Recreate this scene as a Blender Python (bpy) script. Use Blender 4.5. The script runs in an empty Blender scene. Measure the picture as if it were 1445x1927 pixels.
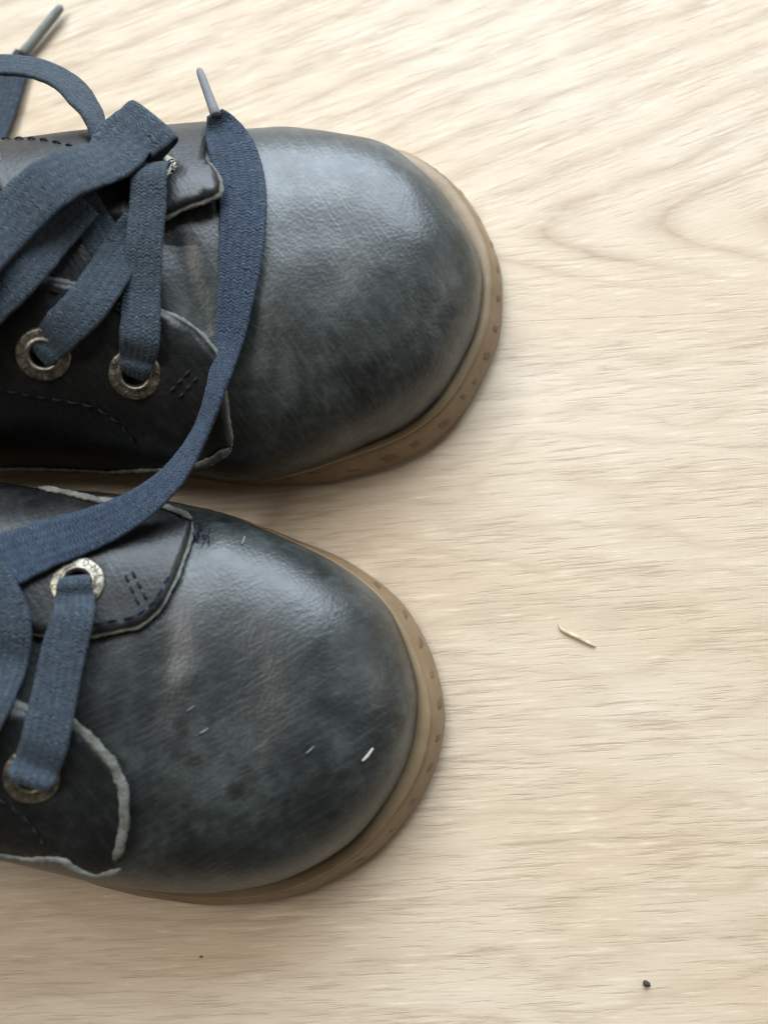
import bpy, bmesh, math, random
from mathutils import Vector, Matrix, Euler, noise
from mathutils.bvhtree import BVHTree
from mathutils.geometry import delaunay_2d_cdt

random.seed(7)
MM = 0.001
C = bpy.context.scene.collection
sc = bpy.context.scene

# ------------------------------------------------------------------ camera
FPX, CAMH = 1690.0, 180.0                 # focal length in photo pixels, height above the floor in mm
CAM_ROT = Euler((math.radians(10.5), math.radians(5.0), 0.0))
cd = bpy.data.cameras.new('camera')
cam = bpy.data.objects.new('camera', cd)
C.objects.link(cam)
cam.location = (0, 0, CAMH * MM)
cam.rotation_euler = CAM_ROT
cd.sensor_fit = 'VERTICAL'
cd.sensor_height = 36.0
cd.lens = 36.0 * FPX / 1927.0
cd.clip_start = 0.005
cd.clip_end = 50.0
cd.dof.use_dof = True
cd.dof.focus_distance = 0.171
cd.dof.aperture_fstop = 10.0
sc.camera = cam

# ------------------------------------------------------------------ light
w = bpy.data.worlds.new('World')
sc.world = w
w.use_nodes = True
bg = w.node_tree.nodes['Background']
bg.inputs['Color'].default_value = (1.0, 0.86, 0.68, 1)
bg.inputs['Strength'].default_value = 0.075

def area(name, loc, target, sx, sy, power, col):
    ld = bpy.data.lights.new(name, 'AREA')
    ld.shape = 'RECTANGLE'
    ld.size, ld.size_y, ld.energy, ld.color = sx, sy, power, col
    o = bpy.data.objects.new(name, ld)
    C.objects.link(o)
    o.location = loc
    o.rotation_euler = (Vector(target) - Vector(loc)).to_track_quat('-Z', 'Y').to_euler()
    return o

area('window_light', (0.15, 1.5, 0.95), (-0.02, 0.05, 0.0), 1.7, 1.2, 80.0, (0.77, 0.885, 1.0))
area('ceiling_bounce_light', (-0.9, 0.65, 1.9), (0.0, 0.05, 0.0), 1.1, 1.1, 31.0, (1.0, 0.95, 0.88))
area('side_soft_light', (1.9, 0.5, 0.9), (0.0, 0.0, 0.0), 0.9, 1.1, 7.0, (1.0, 0.98, 0.94))  # soft lamp added on the right for the highlight at the toe fronts

sc.view_settings.view_transform = 'Standard'
sc.view_settings.look = 'None'
sc.view_settings.gamma = 1.0
sc.view_settings.exposure = -0.08
sc.view_settings.use_curve_mapping = False
sc.cycles.use_denoising = True

# ------------------------------------------------------------------ helpers
CAM = Vector((0, 0, CAMH))
RM = CAM_ROT.to_matrix()

def ray(px, py):
    return (RM @ Vector(((px - 722.5) / FPX, -(py - 963.5) / FPX, -1.0))).normalized()

def at(px, py, z):
    """the point of the place that the photo shows at (px, py), z mm above the floor"""
    d = ray(px, py)
    return CAM + d * ((z - CAMH) / d.z)

def put(o, label=None, cat=None, group=None, kind=None):
    if label: o['label'] = label
    if cat: o['category'] = cat
    if group: o['group'] = group
    if kind: o['kind'] = kind
    return o

def mesh_obj(name, verts, faces, mat, parent=None, base=None, smooth=True, uvs=None):
    b = base or Vector((0, 0, 0))
    me = bpy.data.meshes.new(name)
    me.from_pydata([tuple((Vector(v) - b) * MM) for v in verts], [], faces)
    if uvs:
        ul = me.uv_layers.new(name='UVMap')
        for lp in me.loops:
            ul.data[lp.index].uv = uvs[lp.vertex_index]
    me.materials.append(mat)
    if smooth:
        me.polygons.foreach_set('use_smooth', [True] * len(me.polygons))
    me.update()
    o = bpy.data.objects.new(name, me)
    C.objects.link(o)
    if parent is not None: o.parent = parent
    return o

def fair(pts, n):
    """closed Catmull-Rom curve through pts, resampled to n points of even spacing"""
    m = len(pts)
    dense = []
    for i in range(m):
        p0, p1, p2, p3 = (Vector(pts[(i + k) % m]) for k in (-1, 0, 1, 2))
        for k in range(24):
            t = k / 24
            dense.append(0.5 * ((2 * p1) + (p2 - p0) * t + (2 * p0 - 5 * p1 + 4 * p2 - p3) * t * t + (3 * p1 - p0 - 3 * p2 + p3) * t ** 3))
    L = [0.0]
    for i in range(len(dense)):
        L.append(L[-1] + (dense[(i + 1) % len(dense)] - dense[i]).length)
    out, j = [], 0
    for k in range(n):
        s = L[-1] * k / n
        while L[j + 1] < s: j += 1
        t = (s - L[j]) / max(1e-9, L[j + 1] - L[j])
        out.append(dense[j].lerp(dense[(j + 1) % len(dense)], t))
    for _ in range(4):
        out = [(out[i - 1] + out[i] * 2 + out[(i + 1) % n]) / 4 for i in range(n)]
    return out

def inward(out):
    """inward normals of a closed plan curve that runs clockwise seen from above"""
    n, r = len(out), []
    for i in range(n):
        t = (out[(i + 1) % n] - out[i - 1]).normalized()
        r.append(Vector((t.y, -t.x)))
    return r

def lerp_tab(tab, s):
    if s <= tab[0][0]: return tab[0][1]
    for (a, va), (b, vb) in zip(tab, tab[1:]):
        if s <= b:
            t = (s - a) / (b - a); t = t * t * (3 - 2 * t) * 0.5 + t * 0.5
            return va + (vb - va) * t
    return tab[-1][1]

def crom(vals, t):
    """open Catmull-Rom through a list of numbers or vectors, t in [0, len-1]"""
    n = len(vals)
    i = min(int(t), n - 2); u = t - i
    p1, p2 = vals[i], vals[i + 1]
    p0 = vals[i - 1] if i > 0 else p1 * 2 - p2
    p3 = vals[i + 2] if i + 2 < n else p2 * 2 - p1
    return 0.5 * ((p1 * 2) + (p2 - p0) * u + (p0 * 2 - p1 * 5 + p2 * 4 - p3) * (u * u) + (p1 * 3 - p0 - p2 * 3 + p3) * (u ** 3))

# ------------------------------------------------------------------ materials
def new_mat(name):
    m = bpy.data.materials.new(name)
    m.use_nodes = True
    nt = m.node_tree
    b = nt.nodes['Principled BSDF']
    return m, nt, b

def N(nt, typ, **kw):
    n = nt.nodes.new(typ)
    for k, v in kw.items():
        if k in n.inputs: n.inputs[k].default_value = v
        else: setattr(n, k, v)
    return n

def link(nt, a, b): nt.links.new(a, b)

def math_n(nt, op, a, b=None, c=None, clamp=False):
    n = nt.nodes.new('ShaderNodeMath'); n.operation = op; n.use_clamp = clamp
    for i, v in enumerate((a, b, c)):
        if v is None: continue
        if isinstance(v, (int, float)): n.inputs[i].default_value = v
        else: nt.links.new(v, n.inputs[i])
    return n.outputs[0]

def ramp(nt, fac, stops):
    r = nt.nodes.new('ShaderNodeValToRGB')
    e = r.color_ramp.elements
    while len(e) > 1: e.remove(e[-1])
    e[0].position, e[0].color = stops[0][0], (*stops[0][1], 1)
    for p, c in stops[1:]:
        x = e.new(p); x.color = (*c, 1)
    nt.links.new(fac, r.inputs[0])
    return r.outputs[0]

def mixc(nt, fac, a, b, mode='MIX'):
    n = nt.nodes.new('ShaderNodeMix'); n.data_type = 'RGBA'; n.blend_type = mode
    for s, v in ((n.inputs[0], fac), (n.inputs[6], a), (n.inputs[7], b)):
        if isinstance(v, (int, float)): s.default_value = v
        elif isinstance(v, tuple): s.default_value = (*v, 1)
        else: nt.links.new(v, s)
    return n.outputs[2]

def coords(nt, scale=(1, 1, 1), rot=(0, 0, 0), loc=(0, 0, 0)):
    tc = nt.nodes.new('ShaderNodeTexCoord')
    mp = nt.nodes.new('ShaderNodeMapping')
    mp.inputs['Scale'].default_value = scale
    mp.inputs['Rotation'].default_value = rot
    mp.inputs['Location'].default_value = loc
    src = tc.outputs['Object']
    if any(rot):                      # turn first, stretch afterwards
        r_ = nt.nodes.new('ShaderNodeMapping')
        r_.inputs['Rotation'].default_value = rot
        mp.inputs['Rotation'].default_value = (0, 0, 0)
        nt.links.new(src, r_.inputs['Vector']); src = r_.outputs[0]
    nt.links.new(src, mp.inputs['Vector'])
    return mp.outputs[0]

def noise_n(nt, vec, scale, detail=3.0, rough=0.55, dist=0.0):
    n = nt.nodes.new('ShaderNodeTexNoise')
    n.inputs['Scale'].default_value = scale
    n.inputs['Detail'].default_value = detail
    n.inputs['Roughness'].default_value = rough
    n.inputs['Distortion'].default_value = dist
    nt.links.new(vec, n.inputs['Vector'])
    return n.outputs[0]

def bump(nt, b, height, strength, dist, prev=None):
    n = nt.nodes.new('ShaderNodeBump')
    n.inputs['Strength'].default_value = strength
    n.inputs['Distance'].default_value = dist
    nt.links.new(height, n.inputs['Height'])
    if prev is not None: nt.links.new(prev, n.inputs['Normal'])
    nt.links.new(n.outputs[0], b.inputs['Normal'])
    return n.outputs[0]

def leather(name, dark, mid, pale, seed, scuff=0.26, spec=0.62, rough=0.52, turn=1.0):
    m, nt, b = new_mat(name)
    v = coords(nt, loc=(seed, seed * 0.7, seed * 0.3))
    big = noise_n(nt, v, 80, 6, 0.68, 0.3)
    fine = noise_n(nt, v, 340, 4, 0.65, 0.2)
    mot = math_n(nt, 'ADD', math_n(nt, 'MULTIPLY', big, 0.7), math_n(nt, 'MULTIPLY', fine, 0.3))
    col = ramp(nt, mot, [(0.40, dark), (0.51, mid), (0.64, pale)])
    # dark rubbed-in blotches
    bl = ramp(nt, noise_n(nt, v, 150, 3, 0.5, 0.3), [(0.60, (0, 0, 0)), (0.72, (1, 1, 1))])
    col = mixc(nt, math_n(nt, 'MULTIPLY', bl, 0.55), col, tuple(c * 0.55 for c in dark))
    # small dark specks worn into the finish
    vor0 = nt.nodes.new('ShaderNodeTexVoronoi'); vor0.inputs['Scale'].default_value = 95; vor0.inputs['Randomness'].default_value = 1.0
    link(nt, v, vor0.inputs['Vector'])
    spk = ramp(nt, math_n(nt, 'ADD', vor0.outputs['Distance'], math_n(nt, 'MULTIPLY', fine, 0.22)), [(0.21, (1, 1, 1)), (0.31, (0, 0, 0))])
    col = mixc(nt, math_n(nt, 'MULTIPLY', spk, 0.8), col, tuple(c * 0.6 for c in dark))
    # fine pale scuffs running across the shoe
    vs = coords(nt, scale=(110, 1500, 400), rot=(0, 0, turn))
    sc_ = ramp(nt, noise_n(nt, vs, 1.0, 3, 0.6), [(0.50, (0, 0, 0)), (0.74, (1, 1, 1))])
    col = mixc(nt, math_n(nt, 'MULTIPLY', sc_, scuff), col, (0.13, 0.145, 0.14))
    link(nt, col, b.inputs['Base Color'])
    rg = math_n(nt, 'ADD', math_n(nt, 'MULTIPLY', mot, -0.22), rough)
    link(nt, rg, b.inputs['Roughness'])
    b.inputs['Specular IOR Level'].default_value = spec
    vor = nt.nodes.new('ShaderNodeTexVoronoi')
    vor.inputs['Scale'].default_value = 1350
    link(nt, v, vor.inputs['Vector'])
    p = bump(nt, b, vor.outputs['Distance'], 0.10, 0.0004)
    p = bump(nt, b, fine, 0.025, 0.0010, p)
    bump(nt, b, sc_, 0.10, 0.0003, p)
    return m

def lace_mat(name, a, bcol):
    m, nt, b = new_mat(name)
    uv = nt.nodes.new('ShaderNodeTexCoord')
    sp = nt.nodes.new('ShaderNodeSeparateXYZ')
    link(nt, uv.outputs['UV'], sp.inputs[0])
    u, v = sp.outputs[0], sp.outputs[1]
    wv = noise_n(nt, coords(nt), 420, 2, 0.6)
    v = math_n(nt, 'ADD', v, math_n(nt, 'MULTIPLY', wv, 1.5))
    # herringbone braid: v in mm along the lace, u from 0 to 1 across it
    au = math_n(nt, 'ABSOLUTE', math_n(nt, 'SUBTRACT', u, 0.5))
    cols = math_n(nt, 'PINGPONG', math_n(nt, 'MULTIPLY', u, 6.0), 0.5)
    ph = math_n(nt, 'ADD', math_n(nt, 'MULTIPLY', v, 1.7), math_n(nt, 'MULTIPLY', cols, 1.3))
    st = math_n(nt, 'PINGPONG', ph, 0.5)
    st = math_n(nt, 'MULTIPLY', st, 2.0)
    cc = math_n(nt, 'MULTIPLY', math_n(nt, 'PINGPONG', math_n(nt, 'MULTIPLY', u, 6.0), 0.5), 2.0)
    ridge = math_n(nt, 'MULTIPLY', math_n(nt, 'POWER', st, 0.7), math_n(nt, 'ADD', 0.55, math_n(nt, 'MULTIPLY', cc, 0.45)))
    oc = coords(nt)
    nz = noise_n(nt, oc, 900, 3, 0.7)
    nb = noise_n(nt, oc, 70, 2, 0.5)
    h = math_n(nt, 'ADD', math_n(nt, 'MULTIPLY', ridge, 0.44), math_n(nt, 'MULTIPLY', nz, 0.85))
    col = ramp(nt, h, [(0.25, tuple(c * 0.5 for c in a)), (0.6, a), (0.95, bcol)])
    col = mixc(nt, math_n(nt, 'MULTIPLY', nb, 0.35), col, tuple(c * 0.5 for c in a))
    link(nt, col, b.inputs['Base Color'])
    b.inputs['Roughness'].default_value = 0.85
    b.inputs['Specular IOR Level'].default_value = 0.25
    b.inputs['Sheen Weight'].default_value = 0.2
    b.inputs['Sheen Roughness'].default_value = 0.5
    b.inputs['Sheen Tint'].default_value = (0.6, 0.72, 0.9, 1)
    bump(nt, b, h, 0.6, 0.0006)
    return m

def suede(name, c0, c1):
    m, nt, b = new_mat(name)
    v = coords(nt)
    n1 = noise_n(nt, v, 700, 4, 0.7)
    n2 = noise_n(nt, v, 110, 3, 0.6)
    f = math_n(nt, 'ADD', math_n(nt, 'MULTIPLY', n1, 0.5), math_n(nt, 'MULTIPLY', n2, 0.5))
    link(nt, ramp(nt, f, [(0.36, c0), (0.62, c1)]), b.inputs['Base Color'])
    b.inputs['Roughness'].default_value = 0.9
    b.inputs['Specular IOR Level'].default_value = 0.2
    bump(nt, b, n1, 0.7, 0.0005)
    return m

def rubber(name, c0, c1, rough=0.5):
    m, nt, b = new_mat(name)
    v = coords(nt)
    n1 = noise_n(nt, v, 240, 4, 0.6)
    n2 = noise_n(nt, v, 45, 3, 0.6)
    f = math_n(nt, 'ADD', math_n(nt, 'MULTIPLY', n1, 0.35), math_n(nt, 'MULTIPLY', n2, 0.65))
    link(nt, ramp(nt, f, [(0.35, c0), (0.65, c1)]), b.inputs['Base Color'])
    b.inputs['Roughness'].default_value = rough
    b.inputs['Subsurface Weight'].default_value = 0.15
    b.inputs['Subsurface Radius'].default_value = (0.003, 0.0018, 0.001)
    bump(nt, b, n1, 0.25, 0.0004)
    return m

def brass():
    m, nt, b = new_mat('antique_brass')
    v = coords(nt)
    n1 = noise_n(nt, v, 700, 4, 0.7)
    link(nt, ramp(nt, n1, [(0.35, (0.10, 0.09, 0.07)), (0.55, (0.27, 0.248, 0.198)), (0.75, (0.46, 0.43, 0.355))]), b.inputs['Base Color'])
    b.inputs['Metallic'].default_value = 0.9
    link(nt, math_n(nt, 'ADD', math_n(nt, 'MULTIPLY', n1, 0.35), 0.22), b.inputs['Roughness'])
    bump(nt, b, n1, 0.35, 0.0003)
    return m

def plain(name, col, rough=0.6, spec=0.4, amt=0.25):
    m, nt, b = new_mat(name)
    n1 = noise_n(nt, coords(nt), 500, 3, 0.6)
    link(nt, ramp(nt, n1, [(0.3, tuple(c * (1 - amt) for c in col)), (0.7, tuple(min(1, c * (1 + amt)) for c in col))]), b.inputs['Base Color'])
    b.inputs['Roughness'].default_value = rough
    b.inputs['Specular IOR Level'].default_value = spec
    bump(nt, b, n1, 0.2, 0.0003)
    return m

def oak(name, cathedral):
    """pale limed oak, grain along x; cathedral = (x, y) in m of the arch's apex or None"""
    m, nt, b = new_mat(name)
    tc = nt.nodes.new('ShaderNodeTexCoord')
    sp = nt.nodes.new('ShaderNodeSeparateXYZ')
    link(nt, tc.outputs['Object'], sp.inputs[0])
    x, y = sp.outputs[0], sp.outputs[1]
    warp = noise_n(nt, coords(nt, scale=(14, 42, 1)), 1.0, 3, 0.6)
    w0 = math_n(nt, 'SUBTRACT', warp, 0.5)
    if cathedral:
        cx, cy = cathedral
        dx = math_n(nt, 'SUBTRACT', x, cx)
        dy = math_n(nt, 'SUBTRACT', y, cy)
        # growth rings cut on the slant: rounded arches opening to the right, steeper below the apex
        tilt = math_n(nt, 'MULTIPLY', dy, -42.0)
        arch = math_n(nt, 'MULTIPLY', math_n(nt, 'SQRT', math_n(nt, 'ADD', math_n(nt, 'MULTIPLY', dy, dy), 0.00003)), 160.0)
        ph = math_n(nt, 'SUBTRACT', math_n(nt, 'ADD', arch, tilt), math_n(nt, 'MULTIPLY', dx, 46.0))
        ph = math_n(nt, 'ADD', math_n(nt, 'ADD', ph, 0.0), math_n(nt, 'MULTIPLY', w0, 1.5))
        low_ = math_n(nt, 'MULTIPLY', math_n(nt, 'ADD', dy, 0.016), 90.0, clamp=True)
        d2_ = math_n(nt, 'ADD', math_n(nt, 'MULTIPLY', dx, math_n(nt, 'MULTIPLY', dx, 0.35)), math_n(nt, 'MULTIPLY', dy, dy))
        near_ = math_n(nt, 'POWER', 2.718, math_n(nt, 'MULTIPLY', d2_, -9000.0))
    else:
        ph = math_n(nt, 'ADD', math_n(nt, 'MULTIPLY', y, 120.0), math_n(nt, 'MULTIPLY', x, -7.0))
        ph = math_n(nt, 'ADD', ph, math_n(nt, 'MULTIPLY', w0, 5.0))
    ring = math_n(nt, 'PINGPONG', ph, 0.5)
    ring = math_n(nt, 'MULTIPLY', ring, 2.0)
    ring = math_n(nt, 'POWER', ring, 2.4)
    # short broken dashes (pores) along the grain
    rot = -0.33 if cathedral else -0.06
    d1 = noise_n(nt, coords(nt, scale=(78, 980, 1), rot=(0, 0, rot)), 1.0, 5, 0.68, 0.12)
    if cathedral:
        flat_ = noise_n(nt, coords(nt, scale=(78, 980, 1), rot=(0, 0, -0.03)), 1.0, 5, 0.68, 0.12)
        k_ = math_n(nt, 'MULTIPLY', math_n(nt, 'ADD', dy, 0.004), 120.0, clamp=True)
        d1 = math_n(nt, 'ADD', math_n(nt, 'MULTIPLY', d1, k_), math_n(nt, 'MULTIPLY', flat_, math_n(nt, 'SUBTRACT', 1.0, k_)))
    d2 = noise_n(nt, coords(nt, scale=(90, 2300, 1), rot=(0, 0, rot * 0.7)), 1.0, 3, 0.6)
    brk = noise_n(nt, coords(nt, scale=(55, 190, 1)), 1.0, 3, 0.6)
    cloud = noise_n(nt, coords(nt, scale=(11, 26, 1), loc=(0.3, 0.1, 0)), 1.0, 3, 0.55)
    base = ramp(nt, cloud, [(0.34, (0.56, 0.442, 0.312)), (0.66, (0.62, 0.522, 0.402))])
    rr = math_n(nt, 'MULTIPLY', ring, ramp(nt, brk, [(0.24, (0, 0, 0)), (0.48, (1, 1, 1))]))
    col = mixc(nt, math_n(nt, 'MULTIPLY', rr, math_n(nt, 'MULTIPLY', low_, math_n(nt, 'ADD', 0.62, math_n(nt, 'MULTIPLY', near_, 0.5))) if cathedral else 0.35), base, (0.39, 0.29, 0.195))
    dens = noise_n(nt, coords(nt, scale=(26, 75, 1), loc=(0.7, 0.2, 0)), 1.0, 3, 0.6)
    dd = ramp(nt, math_n(nt, 'ADD', d1, math_n(nt, 'MULTIPLY', math_n(nt, 'SUBTRACT', dens, 0.5), 0.30)), [(0.53, (0, 0, 0)), (0.66, (1, 1, 1))])
    col = mixc(nt, math_n(nt, 'MULTIPLY', dd, 0.24 if cathedral else 0.48), col, (0.385, 0.29, 0.195))
    lt = ramp(nt, d1, [(0.30, (1, 1, 1)), (0.44, (0, 0, 0))])
    col = mixc(nt, math_n(nt, 'MULTIPLY', lt, 0.8), col, (0.74, 0.635, 0.49))
    d3 = ramp(nt, d2, [(0.54, (0, 0, 0)), (0.70, (1, 1, 1))])
    col = mixc(nt, math_n(nt, 'MULTIPLY', d3, 0.45), col, (0.42, 0.32, 0.22))
    link(nt, col, b.inputs['Base Color'])
    link(nt, math_n(nt, 'ADD', math_n(nt, 'MULTIPLY', d1, 0.22), 0.36), b.inputs['Roughness'])
    b.inputs['Specular IOR Level'].default_value = 0.42
    hh = math_n(nt, 'SUBTRACT', math_n(nt, 'MULTIPLY', d2, 0.4), math_n(nt, 'ADD', dd, math_n(nt, 'MULTIPLY', rr, 0.3)))
    bump(nt, b, hh, 0.3, 0.0003)
    return m

M_LEATHER = leather('worn_leather_upper_shoe', (0.010, 0.0118, 0.0115), (0.025, 0.030, 0.0285), (0.062, 0.072, 0.068), 0.11, 0.20, 0.62, 0.50)
M_LEATHER2 = leather('worn_leather_lower_shoe', (0.0092, 0.011, 0.011), (0.019, 0.0232, 0.0226), (0.048, 0.056, 0.054), 0.47, 0.14, 0.60, 0.50, -0.5)
M_FLAP = leather('smooth_flap_leather', (0.005, 0.0055, 0.0057), (0.009, 0.0098, 0.0102), (0.024, 0.0265, 0.0265), 0.83, 0.07, 0.40, 0.52)
M_EDGE = suede('raw_leather_edge', (0.07, 0.07, 0.06), (0.235, 0.24, 0.215))
M_LACE = lace_mat('slate_blue_braid', (0.027, 0.039, 0.052), (0.072, 0.098, 0.122))
M_LACE2 = lace_mat('navy_braid', (0.024, 0.037, 0.060), (0.064, 0.096, 0.138))
M_SOLE = rubber('gum_rubber', (0.17, 0.108, 0.056), (0.26, 0.178, 0.102))
M_WELT = rubber('pale_gum_welt', (0.20, 0.136, 0.07), (0.285, 0.205, 0.118), 0.5)
M_MARK = rubber('brown_recess', (0.115, 0.070, 0.036), (0.185, 0.120, 0.068), 0.6)
M_BRASS = brass()
M_HOLE_SHADE = plain('eyelet_hole_shade', (0.006, 0.006, 0.006), 0.9, 0.1)  # near-black colour for the painted shade inside the eyelets
M_THREAD = plain('dark_thread', (0.016, 0.018, 0.022), 0.8, 0.2)
M_THREAD_BLUE = plain('blue_thread', (0.018, 0.026, 0.055), 0.8, 0.2)
M_LINING = suede('brown_lining', (0.10, 0.07, 0.05), (0.16, 0.12, 0.085))
M_AGLET = plain('smoky_plastic', (0.20, 0.21, 0.195), 0.7, 0.2, 0.12)
M_AGLET2 = plain('dull_grey_plastic', (0.20, 0.205, 0.22), 0.75, 0.2, 0.12)
M_SUB = plain('underlay', (0.12, 0.10, 0.08), 0.9, 0.2)

# ------------------------------------------------------------------ floor of oak planks
FLOOR_ROT = math.radians(0.6)
floor = bpy.data.objects.new('floor', None)
C.objects.link(floor)
seam = at(1200, 596, 0)
floor.location = seam * MM
floor.rotation_euler = (0, 0, FLOOR_ROT)
put(floor, 'pale limed oak plank floor under the shoes', None, None, 'structure')

def plank(x0, x1, y0, y1, mat):
    bv, zt, zb = 0.13, 0.0, -8.0
    o = [(x0, y0), (x1, y0), (x1, y1), (x0, y1)]
    i = [(x0 + bv, y0 + bv), (x1 - bv, y0 + bv), (x1 - bv, y1 - bv), (x0 + bv, y1 - bv)]
    vs = [(x, y, zt) for x, y in i] + [(x, y, zt - 0.035) for x, y in o] + [(x, y, zb) for x, y in o]
    fs = [(0, 1, 2, 3)]
    for k in range(4):
        j = (k + 1) % 4
        fs += [(4 + k, 4 + j, j, k), (8 + k, 8 + j, 4 + j, 4 + k)]
    return mesh_obj('plank', vs, fs, mat, floor, smooth=False)

apex = at(1172, 438, 0) - seam
OAK_A = oak('limed_oak_cathedral', (apex.x * MM, apex.y * MM))
OAK_B = oak('limed_oak_straight', None)
W_, G_ = 195.0, 0.008
plank(-700, 580, G_, W_, OAK_A)
plank(-820, 460, -W_, -G_, OAK_B)
plank(-500, 780, W_ + 2 * G_, 2 * W_, OAK_B)
plank(-640, 640, -2 * W_, -W_ - 2 * G_, OAK_A)
for row, shift in ((2, -760), (3, -560), (-3, -700), (-4, -480)):
    plank(shift, shift + 1280, row * W_ + 2 * G_, (row + 1) * W_, OAK_A if row % 2 == 0 else OAK_B)
mesh_obj('underlay', [(-900, -800, -8.3), (900, -800, -8.3), (900, 800, -8.3), (-900, 800, -8.3)], [(0, 1, 2, 3)], M_SUB, floor, smooth=False)

# ------------------------------------------------------------------ the shoes
ZS = 9.0

class Last:
    """the body of a shoe: a dome over its plan outline; surf(a, q): a runs round the outline, q from the welt (0) to the ridge (1)"""
    NA, NQ = 280, 56
    def __init__(s, sole, front, back, heights, inset, grooves=(), dents=()):
        s.sole = fair(sole, s.NA)
        nr = inward(s.sole)
        s.toe = max(p.x for p in s.sole)
        s.heel = min(p.x for p in s.sole)
        s.leather = []
        for p, n_ in zip(s.sole, nr):
            k = max(0.0, min(1.0, (p.x - (s.toe - 45)) / 40))
            far_in, near_out, near_x = inset[2], inset[3], inset[4]
            kf = k if far_in > 0 else max(0.0, min(1.0, (p.x - (s.toe - 75)) / 35))
            ex = max(0.0, min(1.0, (-n_.y) * 1.3)) * far_in * kf
            ex -= near_out * max(0.0, min(1.0, n_.y * 1.5)) * max(0.0, min(1.0, (near_x - p.x) / 26))
            s.leather.append(p + n_ * (inset[0] + (inset[1] - inset[0]) * k + ex))
        for _ in range(3):
            s.leather = [(s.leather[i - 1] + s.leather[i] * 2 + s.leather[(i + 1) % s.NA]) / 4 for i in range(s.NA)]
        s.F, s.B, s.H = Vector(front), Vector(back), heights
        s.spine = []
        for p in s.leather:
            d = s.B - s.F
            t = (p - s.F).dot(d) / d.length_squared
            # soft clamp so the ring fan at the toe stays smooth
            t = max(0.0, min(1.0, t))
            s.spine.append(s.F + d * t)
        for _ in range(10):
            s.spine = [(s.spine[i - 1] + s.spine[i] * 2 + s.spine[(i + 1) % s.NA]) / 4 for i in range(s.NA)]
        s.grooves, s.dents = [], []
        s.build()
        # creases and soft dents are pressed into the dome along lines seen in the photo
        for g in grooves:
            pts = [s.hit(*p)[0] for p in g[0]]
            s.grooves.append((pts, g[1], g[2]))
        for c, r, dz in dents:
            s.dents.append((s.hit(*c)[0], r, dz))
        if s.grooves or s.dents: s.build()

    def raw(s, a, q):
        a %= s.NA
        i = int(a); t = a - i; j = (i + 1) % s.NA
        o = s.leather[i].lerp(s.leather[j], t)
        c = s.spine[i].lerp(s.spine[j], t)
        ph = q * math.pi / 2
        r = max(0.0, math.cos(ph)) ** 0.80 * (1 + 0.030 * math.sin(min(math.pi, ph * 2.0)) ** 2 * math.cos(ph))
        z = math.sin(ph) ** 0.86
        p = c + (o - c) * r
        return Vector((p.x, p.y, ZS + lerp_tab(s.H, s.toe - p.x) * z))

    def surf(s, a, q):
        p = s.raw(a, q)
        dz = 0.0
        for pts, width, depth in s.grooves:
            best = 1e9
            for u, v in zip(pts, pts[1:]):
                e = v - u
                k = max(0, min(1, (p - u).dot(e) / e.length_squared))
                best = min(best, (p - (u + e * k)).length)
            x = best / width
            dz += depth * (math.exp(-x * x) - 0.45 * math.exp(-(x - 1.9) ** 2))
        for c, r, d in s.dents:
            x = (p - c).length / r
            dz += d * math.exp(-x * x)
        n3 = noise.noise(Vector((p.x * 0.045, p.y * 0.045, p.z * 0.045 + s.toe)))
        n4 = noise.noise(Vector((p.x * 0.13, p.y * 0.13, p.z * 0.13 - s.toe)))
        k = min(1.0, q * 4)
        p.z += (n3 * 0.9 + n4 * 0.22) * k - dz * k
        return p

    def normal(s, a, q):
        e = 0.6
        q0, q1 = max(0.0, q - 0.012), min(0.999, q + 0.012)
        t1 = s.surf(a + e, q) - s.surf(a - e, q)
        t2 = s.surf(a, q1) - s.surf(a, q0)
        n = t1.cross(t2)
        if n.length < 1e-9: return Vector((0, 0, 1))
        n.normalize()
        c = s.spine[int(a) % s.NA]; p = s.surf(a, q)
        outv = Vector((p.x - c.x, p.y - c.y, 14.0))
        return n if n.dot(outv) > 0 else -n

    def build(s):
        s.qs = [k / s.NQ for k in range(s.NQ)] + [1.0]
        s.verts, s.faces, s.par = [], [], []
        for k, q in enumerate(s.qs):
            for a in range(s.NA):
                s.verts.append(s.surf(a, q)); s.par.append((a, q))
        for k in range(len(s.qs) - 1):
            for a in range(s.NA):
                b = (a + 1) % s.NA
                s.faces.append((k * s.NA + a, k * s.NA + b, (k + 1) * s.NA + b, (k + 1) * s.NA + a))
        s.bvh = BVHTree.FromPolygons(s.verts, s.faces)

    def aq_of(s, p, fi):
        k, a0 = divmod(fi, s.NA)
        best = None
        for i in range(9):
            for j in range(9):
                a, q = a0 + i / 8, s.qs[k] + (s.qs[k + 1] - s.qs[k]) * j / 8
                d = (s.raw(a, q) - p).length_squared if not (s.grooves or s.dents) else (s.surf(a, q) - p).length_squared
                if best is None or d < best[0]: best = (d, a, q)
        return best[1], best[2]

    def hit(s, px, py):
        loc, n_, fi, d = s.bvh.ray_cast(CAM, ray(px, py))
        if loc is None:
            d_ = ray(px, py)
            best = None
            for z in range(6, 50, 2):
                r = s.bvh.find_nearest(CAM + d_ * ((z - CAMH) / d_.z))
                if r[0] is not None and (best is None or r[3] < best[3]): best = r
            loc, n_, fi, d = best
        return loc, fi

    def pick(s, *e):
        """('p', px, py): the surface seen at a pixel; ('m', x, q, side): by the outline's x, ring and side (-1 near, 1 far)"""
        if e[0] == 'p':
            loc, fi = s.hit(e[1], e[2])
            return s.aq_of(loc, fi)
        _, x, q, side = e
        mid = (s.F.y + s.B.y) / 2
        best = min((i for i in range(s.NA) if (s.leather[i].y - mid) * side > 0), key=lambda i: abs(s.leather[i].x - x))
        return float(best), q

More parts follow.
